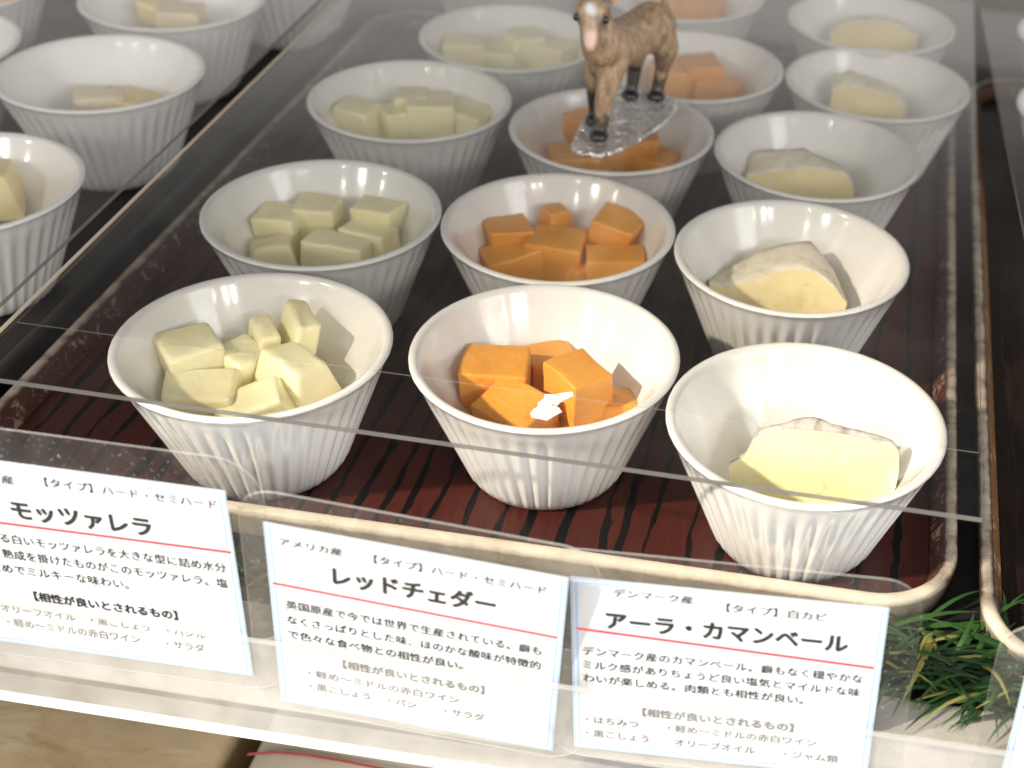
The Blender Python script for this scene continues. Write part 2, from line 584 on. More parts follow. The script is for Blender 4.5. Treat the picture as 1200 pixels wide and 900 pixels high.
for i, (k, (x, y, lab)) in enumerate(BOWLS.items()):
    o = bpy.data.objects.new('ramekin', RAM)
    COL.objects.link(o)
    o.location = (x, y, .0002)
    o.rotation_euler = (0, 0, i * 1.37)
    tag(o, lab, 'bowl', 'white ribbed bowls')

# ------------------------------------------------------------------ cheese pieces
def chunk(name, bowl, dx, dy, z, dim, rz, mat, label, cat, group, seed, rx=0, ry=0, skew=0., taper=0., bev=1.3):
    rnd = random.Random(seed)
    bm = bmesh.new()
    hx, hy, hz = (d * .0005 for d in dim)
    vv = []
    for sx_ in (-1, 1):
        for sy_ in (-1, 1):
            for sz_ in (-1, 1):
                j = lambda: rnd.uniform(-.07, .07)
                t = 1 - taper * (sz_ > 0)
                p = [hx * sx_ * (t + j()), hy * sy_ * (t + j()), hz * sz_ * (1 + j())]
                p[0] += skew * hx * (sz_ > 0)
                vv.append(bm.verts.new(p))
    for q in ((0, 1, 3, 2), (4, 6, 7, 5), (0, 4, 5, 1), (2, 3, 7, 6), (0, 2, 6, 4), (1, 5, 7, 3)):
        bm.faces.new([vv[i] for i in q])
    bmesh.ops.subdivide_edges(bm, edges=bm.edges[:], cuts=3, use_grid_fill=True)
    off = Vector((seed * 3.1, seed * 1.7, 0))
    for v in bm.verts:
        v.co += noise.noise_vector(v.co * 120 + off) * .0006 + noise.noise_vector(v.co * 48 + off) * .0011
    bmesh.ops.recalc_face_normals(bm, faces=bm.faces[:])
    es = [e for e in bm.edges if len(e.link_faces) == 2 and e.calc_face_angle() > .9]
    bmesh.ops.bevel(bm, geom=es, offset=bev * .001, segments=3, affect='EDGES', profile=.55, clamp_overlap=True)
    x, y, _ = BOWLS[bowl]
    rot = Euler((R(rx), R(ry), R(rz))).to_matrix()
    if bowl != 'A0': z -= 2.2
    loc = Vector((dx, dy, z)) * .001
    rin = rot.transposed()
    for v in bm.verts:
        v.co = rin @ (settle(rot @ v.co + loc) - loc)
    o = obj(name, bm, mat, smooth=True)
    o.location = (x + dx * .001, y + dy * .001, z * .001)
    o.rotation_euler = (R(rx), R(ry), R(rz))
    tag(o, label, cat, group)
    return o

PC, OC = 'pale yellow cheese pieces', 'orange cheese cubes'
sd = [0]
def pale(b, dx, dy, z, dim, rz, label, **kw):
    sd[0] += 1
    chunk('cheese_cube', b, dx, dy, z, dim, rz, kw.pop('mat', M_PALE), label, 'cheese', kw.pop('group', PC), sd[0], **kw)
def orng(b, dx, dy, z, dim, rz, label, **kw):
    sd[0] += 1
    chunk('cheese_cube', b, dx, dy, z, dim, rz, M_ORANGE, label, 'cheese', OC, sd[0], **dict(dict(bev=1.0), **kw))

fa = 'in the front bowl of pale chunks'
pale('A0', -26, 5, 27.5, (22, 21, 26), 42, 'big pale block with upright corner against the wall ' + fa, taper=.12, bev=1.8)
pale('A0', -11, 11, 24, (21, 20, 25), 60, 'pale cheese block in the middle hollow, shaded, ' + fa, rx=10, taper=.3, bev=1.8)
pale('A0', 3.5, 22, 30, (10, 21, 30), 36, 'tall pale slice leaning on the far wall ' + fa, ry=16, taper=.15, bev=1.8)
pale('A0', -6.5, 18, 28, (8, 18, 25), 38, 'narrow pale slice stuck to the tall leaning slice ' + fa, ry=10, taper=.15, bev=1.8)
pale('A0', 13, 5, 25, (33, 26, 27), -30, 'largest pale wedge with a sharp peak ' + fa, skew=-.30, taper=.5, ry=8, bev=1.8)
pale('A0', -17, -7, 25, (25, 18, 18), 12, 'small flat topped pale block beside the rim ' + fa, rx=12, taper=.1, bev=1.8)
pale('A0', 2, -9, 25, (29, 17, 16), 22, 'pale sliver sloping towards us before the largest wedge ' + fa, ry=-18, rx=14, taper=.2, bev=1.8)

fb = 'in the front bowl under the white scrap'
orng('B0', -19, 7, 26, (23, 19, 26), 6, 'broad orange cube standing against the bowl wall ' + fb)
orng('B0', -4, 25, 22, (17, 15, 22), 30, 'orange cube mostly hidden at the back ' + fb)
orng('B0', 10, 4, 28, (17, 19, 27), 48, 'tallest orange cube with its corner towards us ' + fb)
orng('B0', -8, -7, 26, (23, 17, 18), -24, 'bright orange cube lying tilted at the rim ' + fb, rx=16, ry=6)
orng('B0', 23.5, 9, 22, (13, 13, 15), 12, 'smallest orange cube tucked beside the tallest one ' + fb)

fc = 'in the bowl of six pale cubes'
pale('A1', -24, 12, 30, (17, 15, 20), 4, 'pale cube standing behind the tapered one ' + fc)
pale('A1', -10.5, 20, 31, (17, 15, 20), 2, 'pale cube with a shaded top at the back ' + fc)
pale('A1', 13, 24, 33, (19, 14, 19), -10, 'pale cube highest against the far wall ' + fc)
pale('A1', 13, 12, 29, (20, 14, 18), -14, 'pale cube between the highest and the broad one ' + fc)
pale('A1', 4.5, 1, 29, (28, 14, 16), -8, 'broad pale block nearest us ' + fc, taper=.12)
pale('A1', -21, -4, 28, (20, 13, 14), 24, 'tapered pale piece with a sloping top ' + fc, taper=.3)

fd = 'in the second orange bowl'
orng('B1', -24, 14, 31, (18, 17, 17), 32, 'orange cube highest on the shaded side ' + fd)
orng('B1', -19, 3, 27, (21, 16, 16), 34, 'orange cube tilted up in front of the shaded one ' + fd, ry=-10)
orng('B1', -7, 27, 32, (13, 13, 20), 45, 'orange cube showing only a pointed corner behind the central one ' + fd, taper=.3)
orng('B1', -3.5, 11, 27, (22, 18, 22), 0, 'large square orange cube in the centre ' + fd)
orng('B1', 18, 24, 32, (19, 18, 22), -14, 'orange cube leaning on the sunny wall ' + fd, ry=8)
orng('B1', 21, 8, 28, (22, 15, 15), 16, 'low orange cube in front of the leaning one ' + fd)
orng('B1', 8, 3, 24, (13, 11, 14), 38, 'little orange wedge at the foot of the central cube ' + fd, taper=.3)

fe = 'in the third pale bowl from the front'
pale('A2', -26, 2, 33, (20, 18, 18), -12, 'pale cheese cube with a slanting top ' + fe, taper=.15)
pale('A2', -10, 6, 31, (13, 15, 19), 40, 'narrow pale cheese cube in the middle ' + fe)
pale('A2', -6, 18, 35, (15, 15, 18), 10, 'faint pale cheese cube at the back ' + fe)
pale('A2', 4, 14, 33, (21, 19, 23), 18, 'largest pale cheese cube ' + fe)
pale('A2', 21, 18, 32, (22, 18, 15), -20, 'low pale cheese cube nearest the goat ' + fe)

ff = 'in the bowl under the toy goat'
orng('B2', -20, 28, 34, (15, 15, 18), 10, 'orange cube beside the front leg of the goat ' + ff)
orng('B2', -17, 0, 29, (20, 18, 15), 24, 'orange cube below the clear base nearest us ' + ff)
orng('B2', -3, 9, 30, (20, 18, 20), 34, 'central orange cube ' + ff)
orng('B2', 9, 15, 33, (18, 16, 18), 8, 'upright orange cube ' + ff)
orng('B2', 18.5, 12, 28, (17, 16, 14), -12, 'low orange cube by the sunny side ' + ff)

fg = 'in the blurred bowl beside the goat head'
pale('A3', -26, 6, 34, (20, 18, 17), 14, 'outermost pale cube ' + fg)
pale('A3', -7, 8, 32, (20, 17, 15), -8, 'pale cube nearest us ' + fg)
pale('A3', 2, 18, 36, (18, 18, 18), 30, 'highest pale cube at the back ' + fg)
pale('A3', 17, 16, 34, (20, 18, 17), -14, 'pale cube closest to the goat ' + fg)

fh = 'in the bowl behind the goat hind legs'
orng('B3', -13, 14, 33, (19, 17, 17), 14, 'orange cube partly behind the goat ' + fh)
orng('B3', 2, 20, 35, (20, 18, 18), 32, 'highest orange cube ' + fh)
orng('B3', 13, 11, 31, (21, 18, 15), -10, 'low orange cube with sloping top ' + fh)
fi = 'in the rearmost orange bowl'
orng('B4', -12, 10, 34, (18, 17, 16), 10, 'orange cube nearest the goat rump ' + fi)
orng('B4', 1, 13, 34, (18, 17, 18), 36, 'middle orange cube ' + fi)
orng('B4', 12, 15, 35, (17, 17, 16), -14, 'orange cube at the far side ' + fi)

GB = 'beige cheese slices beyond the cover edge'
pale('L1', -6, 20, 36, (30, 22, 18), 20, 'pale beige cheese chunk in the bowl nearest the front beyond the cover edge', mat=M_PASTE2, group=GB, taper=.2)
pale('L2', -5, 4, 31, (22, 16, 12), 25, 'beige cheese slice with a brown edge in the whole bowl beyond the cover edge', mat=M_NUT, group=GB)
pale('L2', 11, 6, 31, (20, 16, 12), -15, 'pale beige slice lying beside the brown edged one', mat=M_PASTE2, group=GB)
pale('L3', 2, 3, 37, (22, 16, 13), 10, 'brown flecked cheese piece in the far corner bowl', mat=M_NUT, group=GB)
pale('L3', -13, 10, 36, (18, 16, 12), -20, 'plain beige piece beside the brown flecked cheese', mat=M_PASTE2, group=GB)
sd[0] += 1
chunk('cheese_cube', 'L5', 14, 6, 36, (26, 20, 16), 12, mat_cheese('peach_cheese', (.80, .46, .20), (.84, .54, .28)), 'peach coloured cheese cube in the far corner bowl', 'cheese', GB, sd[0])

def wedge(bowl, ridge, top, label, paste, rind, depth, seed, drop=24):
    """soft cheese: cut face below the ridge, rind between ridge and the back edge"""
    x, y, _ = BOWLS[bowl]
    n = 26
    def resample(p):
        p = [Vector(q) for q in p]
        d = [0]
        for a, b in zip(p, p[1:]): d.append(d[-1] + (b - a).length)
        out = []
        for i in range(n):
            t = d[-1] * i / (n - 1)
            for k in range(len(p) - 1):
                if t <= d[k + 1] + 1e-9:
                    u = (t - d[k]) / max(d[k + 1] - d[k], 1e-9)
                    out.append(p[k].lerp(p[k + 1], u))
                    break
        return out
    rd, tp = resample(ridge), resample(top)
    zb = 9.0
    rnd = random.Random(seed)
    face = []
    m = 9
    for i in range(n):
        a = rd[i]
        u = i / (n - 1)
        zt = max(zb, a.z - drop)
        yb = a.y - (a.z - zt) * .62
        xb = a.x * .80
        col = []
        for j in range(m):
            t = j / (m - 1)
            p = a.lerp(Vector((xb, yb, zt)), t)
            q = noise.noise(Vector((p.x * .16 + seed, p.z * .16, seed)))
            q2 = noise.noise(Vector((p.x * .55 + seed, p.z * .55, seed * 2.)))
            p.y += (q * .8 + q2 * .35) * min(1, j * .7)
            col.append(p * .001)
        face.append(col)
    bm = bmesh.new()
    fr = [[bm.verts.new(p) for p in c] for c in face]
    bk_top = [bm.verts.new((p + Vector((0, -.3, -1.3))) * .001) for p in tp]
    bk_bot = [bm.verts.new(Vector((p.x * .75, p.y + depth * .25, max(zb, p.z - drop))) * .001) for p in tp]
    for i in range(n - 1):
        for j in range(m - 1):
            bm.faces.new((fr[i][j], fr[i + 1][j], fr[i + 1][j + 1], fr[i][j + 1]))
        bm.faces.new((fr[i][0], bk_top[i], bk_top[i + 1], fr[i + 1][0]))
        bm.faces.new((bk_top[i], bk_bot[i], bk_bot[i + 1], bk_top[i + 1]))
        bm.faces.new((fr[i][-1], fr[i + 1][-1], bk_bot[i + 1], bk_bot[i]))
    for i in (0, n - 1):
        loop = fr[i] + [bk_bot[i], bk_top[i]]
        bm.faces.new(loop)
    for v_ in bm.verts:
        v_.co = settle(v_.co)
    body = obj('cheese_wedge', bm, paste, smooth=True, sharp=50)
    body.location = (x, y, 0)
    tag(body, label, 'cheese', 'soft rinded cheese wedges')
    bm = bmesh.new()
    K = 7
    rows = []
    for i in range(n):
        a, b = rd[i], tp[i]
        mid = (a + b) / 2
        row = []
        for j in range(K):
            t = j / (K - 1)
            p = a.lerp(b, t)
            q = noise.noise(Vector((p.x * .3 + seed, p.y * .5, p.z * .3)))
            q2 = noise.noise(Vector((p.x * .9 + seed, p.y * 1.1, p.z * .9)))
            p = p + Vector((0, -.25, .8)) * (math.sin(math.pi * t) * .6 + .5 + q * 1.0 + q2 * .8)
            row.append(bm.verts.new(p * .001))
        e = b + Vector((0, 1.2, -4.0))
        row.append(bm.verts.new(e * .001))
        row.insert(0, bm.verts.new((a + Vector((0, .15, -.9 + .5 * noise.noise(Vector((i * .9, seed, 0)))))) * .001))
        rows.append(row)
    for i in range(n - 1):
        for j in range(len(rows[0]) - 1):
            bm.faces.new((rows[i][j], rows[i + 1][j], rows[i + 1][j + 1], rows[i][j + 1]))
    for v_ in bm.verts:
        v_.co = settle(v_.co, .0016)
    obj('rind', bm, rind, body, smooth=True)
    return body

wedge('C0', [(-22.9, -5.7, 29.0), (-18.4, -3.8, 31.7), (-16.8, -1.0, 35.7), (-13.6, 1.1, 38.7), (-7.4, 2.2, 40.3), (4.5, 2.8, 41.1), (12.7, 2.9, 41.2), (22.0, 2.0, 40.0), (27.6, 1.7, 39.5), (30.2, 1.9, 39.2), (31.4, -2.7, 33.3), (31.0, -5.4, 29.4)],
      [(-22.6, -3.6, 28.5), (-18.0, -1.7, 31.4), (-16.5, 1.3, 35.7), (-14.2, 3.1, 38.4), (-7.6, 4.5, 40.5), (-0.3, 6.6, 43.3), (12.4, 5.5, 41.9), (21.7, 4.9, 41.0), (27.0, 4.7, 40.3), (30.0, 4.0, 39.0), (31.2, -0.9, 33.0), (30.8, -3.8, 28.8)],
      'sunlit pale slab with a grey-white rind and small holes in its cut face', M_PASTE, M_RIND, 60, 3)
wedge('C1', [(-30.6, -0.7, 30.5), (-24.1, -1.4, 29.4), (-14.7, 0.7, 32.5), (-6.9, 3.2, 36.0), (4.2, 5.0, 38.6), (11.0, 4.0, 37.2), (17.4, 1.6, 33.8), (23.0, -1.5, 29.3)],
      [(-31.0, 9.1, 25.6), (-28.7, 11.6, 27.6), (-17.5, 17.3, 33.3), (-14.5, 19.4, 35.4), (-5.8, 22.4, 38.4), (5.7, 24.0, 40.7), (16.6, 16.1, 32.6), (23.2, 6.1, 25.1)],
      'wedge with a broad wrinkled cream rind in the half sunlit bowl', M_PASTE2, M_RIND2, 30, 5)
wedge('C2', [(-30.0, 0.4, 32.0), (-24.3, 1.3, 33.3), (-14.1, 2.8, 35.4), (-3.0, 4.1, 37.3), (5.7, 4.2, 37.4), (11.9, 4.1, 37.3), (15.8, 2.1, 34.4), (17.6, 0.2, 31.7)],
      [(-30.5, 9.8, 29.3), (-29.3, 16.1, 36.2), (-22.9, 16.9, 37.8), (-7.1, 18.5, 39.6), (0.3, 17.0, 37.9), (7.8, 15.3, 36.5), (13.4, 12.0, 35.2), (17.2, 7.0, 30.3)],
      'low shaded wedge with a smooth cream rind, third back from the tray corner', M_PASTE2, M_RIND2, 20, 8)
wedge('C3', [(-21.5, 1.9, 31.2), (-21.1, 5.9, 37.4), (-15.1, 8.7, 40.4), (-5.5, 8.0, 39.9), (4.2, 6.8, 38.3), (12.5, 5.1, 35.8), (15.5, 2.5, 32.2)],
      [(-22.1, 9.4, 29.8), (-22.3, 18.0, 40.5), (-14.5, 21.1, 42.8), (-6.3, 20.2, 41.6), (5.4, 17.4, 39.3), (12.7, 14.9, 37.7), (16.4, 8.3, 31.9)],
      'squarish cream wedge in the second bowl from the back', M_PASTE2, M_RIND2, 20, 11)
wedge('C4', [(-21.2, 6.7, 35.3), (-13.3, 10.2, 40.3), (-3.3, 12.2, 42.1), (7.0, 12.5, 42.6), (17.7, 11.2, 41.0), (25.9, 8.8, 37.3)],
      [(-21.4, 11.9, 34.2), (-15.5, 17.0, 40.3), (-3.7, 19.7, 43.0), (6.6, 20.5, 43.4), (17.5, 18.4, 41.2), (26.3, 14.4, 36.6)],
      'long flat cream wedge in the rearmost bowl of its column', M_PASTE2, M_RIND2, 16, 14)

# ------------------------------------------------------------------ clear covers lying on the bowl rims
ZC = .04755
def sheet(name, corners, z0, th, label, edge_mats=(1, 1, 1, 1)):
    """corners anticlockwise from front-left: front, right, back, left edges"""
    bm = bmesh.new()
    lo = [bm.verts.new((x, y, z0)) for x, y in corners]
    hi = [bm.verts.new((x, y, z0 + th)) for x, y in corners]
    bm.faces.new(lo[::-1])
    bm.faces.new(hi)
    for i in range(4):
        f = bm.faces.new((lo[i], lo[(i + 1) % 4], hi[(i + 1) % 4], hi[i]))
        f.material_index = edge_mats[i]
    o = obj(name, bm, [M_CLEAR if th > .001 else M_THIN, M_EDGE, M_EDGE_LIT, M_FAINT])
    tag(o, label, 'cover')
    return o
sheet('clear_cover', [(-.1722, -.0560), (.1432, -.0580), (.1470, .3960), (-.1790, .3960)], ZC, .0017,
      'thick clear acrylic sheet on the bowl rims, its front edge crossing the front bowls', (1, 1, 1, 2))
sheet('clear_cover', [(-.1690, -.0262), (.1425, -.0268), (.1462, .3930), (-.1765, .3930)], ZC + .0018, .0004,
      'thin clear film lying on the thick sheet, its faint edge behind the front edge', (3, 3, 3, 3))
sheet('clear_cover', [(.1705, -.020), (.4700, -.030), (.4750, .384), (.1492, .3835)], ZC, .0017,
      'skewed clear sheet over the bowls of the brown tray, its corner in view', (1, 1, 1, 1))
sheet('clear_cover', [(-.520, -.0560), (-.1800, -.0560), (-.1868, .3960), (-.520, .3960)], ZC, .0017,
      'clear sheet over the beige cheese bowls, sharing the slanting edge')

# white torn scrap on the cover
bm = bmesh.new()
pts = [(6.2, -27.1), (9.5, -26.6), (11.5, -25.2), (14.6, -23.9), (15.4, -25.8), (13.2, -28.6), (12.0, -30.8), (11.2, -33.0), (12.6, -33.6), (13.8, -35.2), (12.0, -37.6), (10.3, -40.5), (7.6, -40.2), (5.0, -39.9), (4.2, -38.2), (4.5, -36.2), (5.6, -34.4), (5.2, -32.4), (6.4, -29.6)]
pts = [(x * .96 + .3, y) for x, y in pts]
rnd = random.Random(4)
top = [bm.verts.new((x * .001, y * .001, .04990 + rnd.uniform(0, .0002))) for x, y in pts]
bot = [bm.verts.new((x * .001, y * .001, .04978)) for x, y in pts]
bm.faces.new(top)
bm.faces.new(bot[::-1])
for i in range(len(pts)):
    j = (i + 1) % len(pts)
    bm.faces.new((bot[i], bot[j], top[j], top[i]))
k = NT('torn_paper')
v = k.coord()
c = k.ramp(k.noise(v, 520, 4, .6, 1.5), [(.38, (.42, .33, .20)), (.45, (.80, .79, .77))])
M_SCRAP = k.end(k.pbr(c, .7))
scrap = tag(obj('paper_scrap', bm, M_SCRAP), 'small torn white paper scrap stuck on the clear cover above the orange cubes', 'scrap')

# ------------------------------------------------------------------ toy goat on the cover
ZT = .04980
def skin_mesh(verts, edges, radii, voxel=.0005, smooth=6):
    """one continuous surface grown round a skeleton of tapering limbs"""
    bm = bmesh.new()
    for i, j in edges:
        a, b = Vector(verts[i]), Vector(verts[j])
        ra, rb_ = radii[i], radii[j]
        n = max(3, int((b - a).length / (min(ra, rb_) * .30)) + 1)
        for k_ in range(n + 1):
            t = k_ / n
            bmesh.ops.create_icosphere(bm, subdivisions=3, radius=ra + (rb_ - ra) * t, matrix=Matrix.Translation(a.lerp(b, t)))
    me = bpy.data.meshes.new('skin')
    bm.to_mesh(me)
    bm.free()
    o = bpy.data.objects.new('skin', me)
    COL.objects.link(o)
    md = o.modifiers.new('remesh', 'REMESH')
    md.mode = 'VOXEL'
    md.voxel_size = voxel
    sm = o.modifiers.new('smooth', 'SMOOTH')
    sm.factor = .5
    sm.iterations = smooth
    bpy.context.view_layer.update()
    ev = o.evaluated_get(bpy.context.evaluated_depsgraph_get())
    out = bpy.data.meshes.new_from_object(ev)
    bpy.data.objects.remove(o)
    return out

G = []; GE = []; GR = []
def gv(p, r, link_to=None):
    G.append(tuple(c * .001 for c in p))
    GR.append(r * .00090)
    if link_to is not None: GE.append((link_to, len(G) - 1))
    return len(G) - 1
# world millimetres
z = ZT * 1000
bel = gv((-8.5, 186, z + 36), 11.2)
ches = gv((-13.5, 171, z + 37.5), 11.6, bel)
shou = gv((-15.5, 165.5, z + 40.5), 10.4, ches)
neck = gv((-17.0, 162.0, z + 47), 8.4, shou)
nape = gv((-18.0, 160.5, z + 53.5), 7.2, neck)
head = gv((-18.3, 157.5, z + 56.5), 8.2, nape)
brow = gv((-18.2, 154.5, z + 54.0), 6.0, head)
muzz = gv((-17.6, 150.6, z + 48.6), 3.9, brow)
nos = gv((-17.4, 149.0, z + 45.2), 2.9, muzz)
rump = gv((-2.0, 202.5, z + 37), 11.2, bel)
hip = gv((0.5, 208, z + 35), 9.0, rump)
tail = gv((1.5, 214, z + 41), 2.6, hip)
tl2 = gv((1.8, 216.5, z + 44.5), 1.6, tail)
# front legs
e1 = gv((-12.2, 165.5, z + 28), 6.0, ches)
k1 = gv((-14.2, 163.2, z + 16), 4.4, e1)
f1 = gv((-15.2, 162.4, z + 6), 3.4, k1)
h1 = gv((-15.6, 161.6, z + 2.6), 3.6, f1)
e2 = gv((-20.0, 173.0, z + 27), 5.4, ches)
k2 = gv((-20.6, 175.2, z + 15), 3.9, e2)
f2 = gv((-20.6, 177.0, z + 6), 3.2, k2)
h2 = gv((-20.6, 176.6, z + 2.6), 3.4, f2)
# hind legs
q1 = gv((4.4, 206.5, z + 26), 6.6, rump)
c1 = gv((2.8, 211.8, z + 15), 3.9, q1)
d1 = gv((1.2, 211, z + 6), 3.2, c1)
g1 = gv((.6, 209.8, z + 2.6), 3.4, d1)
q2 = gv((-8.0, 204.5, z + 26), 6.2, rump)
c2 = gv((-9.6, 209.5, z + 15), 3.8, q2)
d2 = gv((-10.2, 208.5, z + 6), 3.1, c2)
g2 = gv((-10.7, 207.2, z + 2.6), 3.3, d2)
gme = skin_mesh(G, GE, GR)

k = NT('painted_goat_coat')
v = k.coord()
s = k.n('ShaderNodeSeparateXYZ')
k.l(v, s.inputs[0])
f = k.noise(k.coord((1, 1, .55)), 380, 4, .6)
coat = k.ramp(f, [(.25, (.12, .072, .042)), (.5, (.25, .165, .10)), (.75, (.38, .275, .18))])
# light chest and pink muzzle are paint with their own outline
def ball(cx, cy, cz, r0, r1):
    g = k.n('ShaderNodeVectorMath')
    g.operation = 'DISTANCE'
    k.l(v, g.inputs[0])
    g.inputs[1].default_value = (cx * .001, cy * .001, cz * .001)
    wob = k.math('ADD', g.outputs['Value'], k.math('MULTIPLY', k.math('SUBTRACT', f, .5), .004))
    m_ = k.n('ShaderNodeMapRange')
    m_.inputs['From Min'].default_value = r1 * .001
    m_.inputs['From Max'].default_value = r0 * .001
    k.l(wob, m_.inputs['Value'])
    return m_.outputs[0]
c = coat
c = k.mix(ball(-17.2, 146.0, z + 49.5, 2.6, 5.0), c, (.50, .34, .29))
c = k.mix(ball(-18.2, 149.5, z + 61.5, 2.0, 4.4), c, (.50, .48, .48))
c = k.mix(ball(-22.5, 153, z + 55, 2.0, 4.6), c, (.10, .065, .045))
c = k.mix(ball(-13.0, 153, z + 55, 2.0, 4.6), c, (.10, .065, .045))
lowz = k.n('ShaderNodeMapRange')
lowz.inputs['From Min'].default_value = ZT + .0135
lowz.inputs['From Max'].default_value = ZT + .008
k.l(k.math('ADD', s.outputs['Z'], k.math('MULTIPLY', k.math('SUBTRACT', f, .5), .016)), lowz.inputs['Value'])
c = k.mix(lowz.outputs[0], c, (.035, .025, .02))
for q in ((-9.5, 210, z + 10), (-20.6, 176, z + 11)):
    c = k.mix(ball(*q, 6.5, 9.5), c, (.02, .015, .012))
M_GOAT = k.end(k.pbr(c, .42, k.bump(f, .5, .0008)))
M_HOOF = mat_plain('glossy_black_hoof', (.012, .012, .013), .22, .2, 300)
M_EYE = mat_plain('black_eye', (.006, .006, .006), .08, .0)
M_HORN = mat_plain('grey_horn', (.10, .085, .07), .4, .2, 300, .4)
M_EAR = mat_plain('tan_ear', (.46, .30, .18), .45, .15, 300)
goat = link('goat_figurine', gme, [M_GOAT], None, True)
tag(goat, 'small painted tan toy goat with pink nose and black hooves standing on the clear cover', 'figurine')
def ellipsoid(name, c, rad, mat, rot=(0, 0, 0), parent=None, sub=3, fn=None):
    bm = bmesh.new()
    bmesh.ops.create_icosphere(bm, subdivisions=sub, radius=1.0)
    from mathutils import Euler
    rm = Euler([R(a) for a in rot]).to_matrix()
    for v_ in bm.verts:
        p = v_.co.copy()
        if fn: p = fn(p)
        p = rm @ Vector((p.x * rad[0], p.y * rad[1], p.z * rad[2]))
        v_.co = (p + Vector(c)) * .001
    return obj(name, bm, mat, parent, smooth=True)
def hoofshape(p):
    p = p.copy()
    p.z = max(p.z, -.8)
    if p.y < 0: p.y *= 1.25
    w_ = 1 - .25 * max(0, p.z)
    p.x *= w_
    if abs(p.x) < .18: p.y *= .86
    return p
for hx, hy in ((-15.6, 160.8), (-20.6, 176.2), (.6, 209.2), (-10.7, 206.6)):
    ellipsoid('hoof', (hx, hy, z + 2.2), (4.2, 4.6, 2.9), M_HOOF, (0, 0, 12), goat, 3, hoofshape)
ellipsoid('eye', (-24.2, 153.2, z + 55.4), (1.5, 1.2, 1.6), M_EYE, parent=goat, sub=2)
ellipsoid('eye', (-12.4, 153.2, z + 55.6), (1.5, 1.2, 1.6), M_EYE, parent=goat, sub=2)
def earshape(p):
    p = p.copy()
    p.z *= 1 - .3 * p.x
    if p.y < 0: p.y *= .2
    return p
ellipsoid('ear', (-27.0, 160, z + 64.5), (5.6, 1.5, 2.7), M_EAR, (0, 48, 20), goat, 3, earshape)
ellipsoid('ear', (-9.6, 160, z + 64.5), (5.6, 1.5, 2.7), M_EAR, (0, -48, -20), goat, 3, earshape)
for sx_ in (-1, 1):
    hv, he, hr = [], [], []
    for i in range(7):
        t = i / 6
        hv.append(((-18.2 + sx_ * (3.0 + 3.5 * t)) * .001, (156.5 + 9 * t * t) * .001, (z + 61 + 13 * t - 3 * t * t) * .001))
        hr.append((2.0 - 1.5 * t) * .001)
        if i: he.append((i - 1, i))
    link('horn', skin_mesh(hv, he, hr, .0003, 2), [M_HORN], goat, True)
# crumpled clear base under the hooves
ol = [(-24.8, 147.4), (-20.6, 143.4), (-15.2, 142.2), (-9.4, 144.0), (-5.2, 149.2), (-.5, 158), (4.5, 169), (8.5, 181), (11.5, 192), (12.0, 203), (8.0, 211), (-1.5, 214.5), (-10, 213), (-16.9, 207), (-22.5, 194), (-24.9, 181), (-25.6, 170), (-25.4, 158)]
def smooth_loop(p, it=2):
    for _ in range(it):
        q = []
        for i in range(len(p)):
            a, b = p[i], p[(i + 1) % len(p)]
            q.append((a[0] * .75 + b[0] * .25, a[1] * .75 + b[1] * .25))
            q.append((a[0] * .25 + b[0] * .75, a[1] * .25 + b[1] * .75))
        p = q
    return p
ol = smooth_loop(ol, 1)
cx = sum(p[0] for p in ol) / len(ol); cy = sum(p[1] for p in ol) / len(ol)
bm = bmesh.new()
rings = []
for fch, hgt in ((1.0, 0.05), (1.015, .9), (.98, 2.1), (.93, 2.0), (.86, .9), (.66, .6), (.5, .7), (.34, .6), (.18, .6)):
    rings.append([((cx + (x - cx) * fch) * .001, (cy + (y - cy) * fch) * .001,
                   ZT + .00002 + (hgt * .8 + .35 * noise.noise(Vector((x * fch * .25, y * fch * .25, 3)))* (fch < .99) + .1) * .001) for x, y in ol])
loft(bm, rings, cap0=True, cap1=True)
k = NT('crumpled_clear_base')
v = k.coord()
tr = k.n('ShaderNodeBsdfTransparent')
tr.inputs['Color'].default_value = (.93, .92, .90, 1)
w1 = k.noise(v, 85, 3, .6, 2.5)
nrm = k.bump(w1, 1.0, .006)
gl = k.n('ShaderNodeBsdfGlossy')
gl.inputs['Roughness'].default_value = .12
k.l(nrm, gl.inputs['Normal'])
df = k.n('ShaderNodeBsdfDiffuse')
df.inputs['Color'].default_value = (.85, .83, .8, 1)
k.l(nrm, df.inputs['Normal'])
m0 = k.n('ShaderNodeMixShader')
m0.inputs[0].default_value = .35
k.l(gl.outputs[0], m0.inputs[1]); k.l(df.outputs[0], m0.inputs[2])
m1 = k.n('ShaderNodeMixShader')
lw = k.n('ShaderNodeLayerWeight')
lw.inputs['Blend'].default_value = .35
k.l(nrm, lw.inputs['Normal'])
strand = k.math('ABSOLUTE', k.math('SUBTRACT', k.noise(v, 62, 2, .5, 3.0), .5))
k.l(k.math('MAXIMUM', k.ramp(lw.outputs['Facing'], [(.15, .12), (.7, .7)]), k.ramp(strand, [(.014, .85), (.07, .08)])), m1.inputs[0])
k.l(tr.outputs[0], m1.inputs[1]); k.l(m0.outputs[0], m1.inputs[2])
M_BASE = k.end(m1.outputs[0])
obj('base', bm, M_BASE, goat, smooth=True)
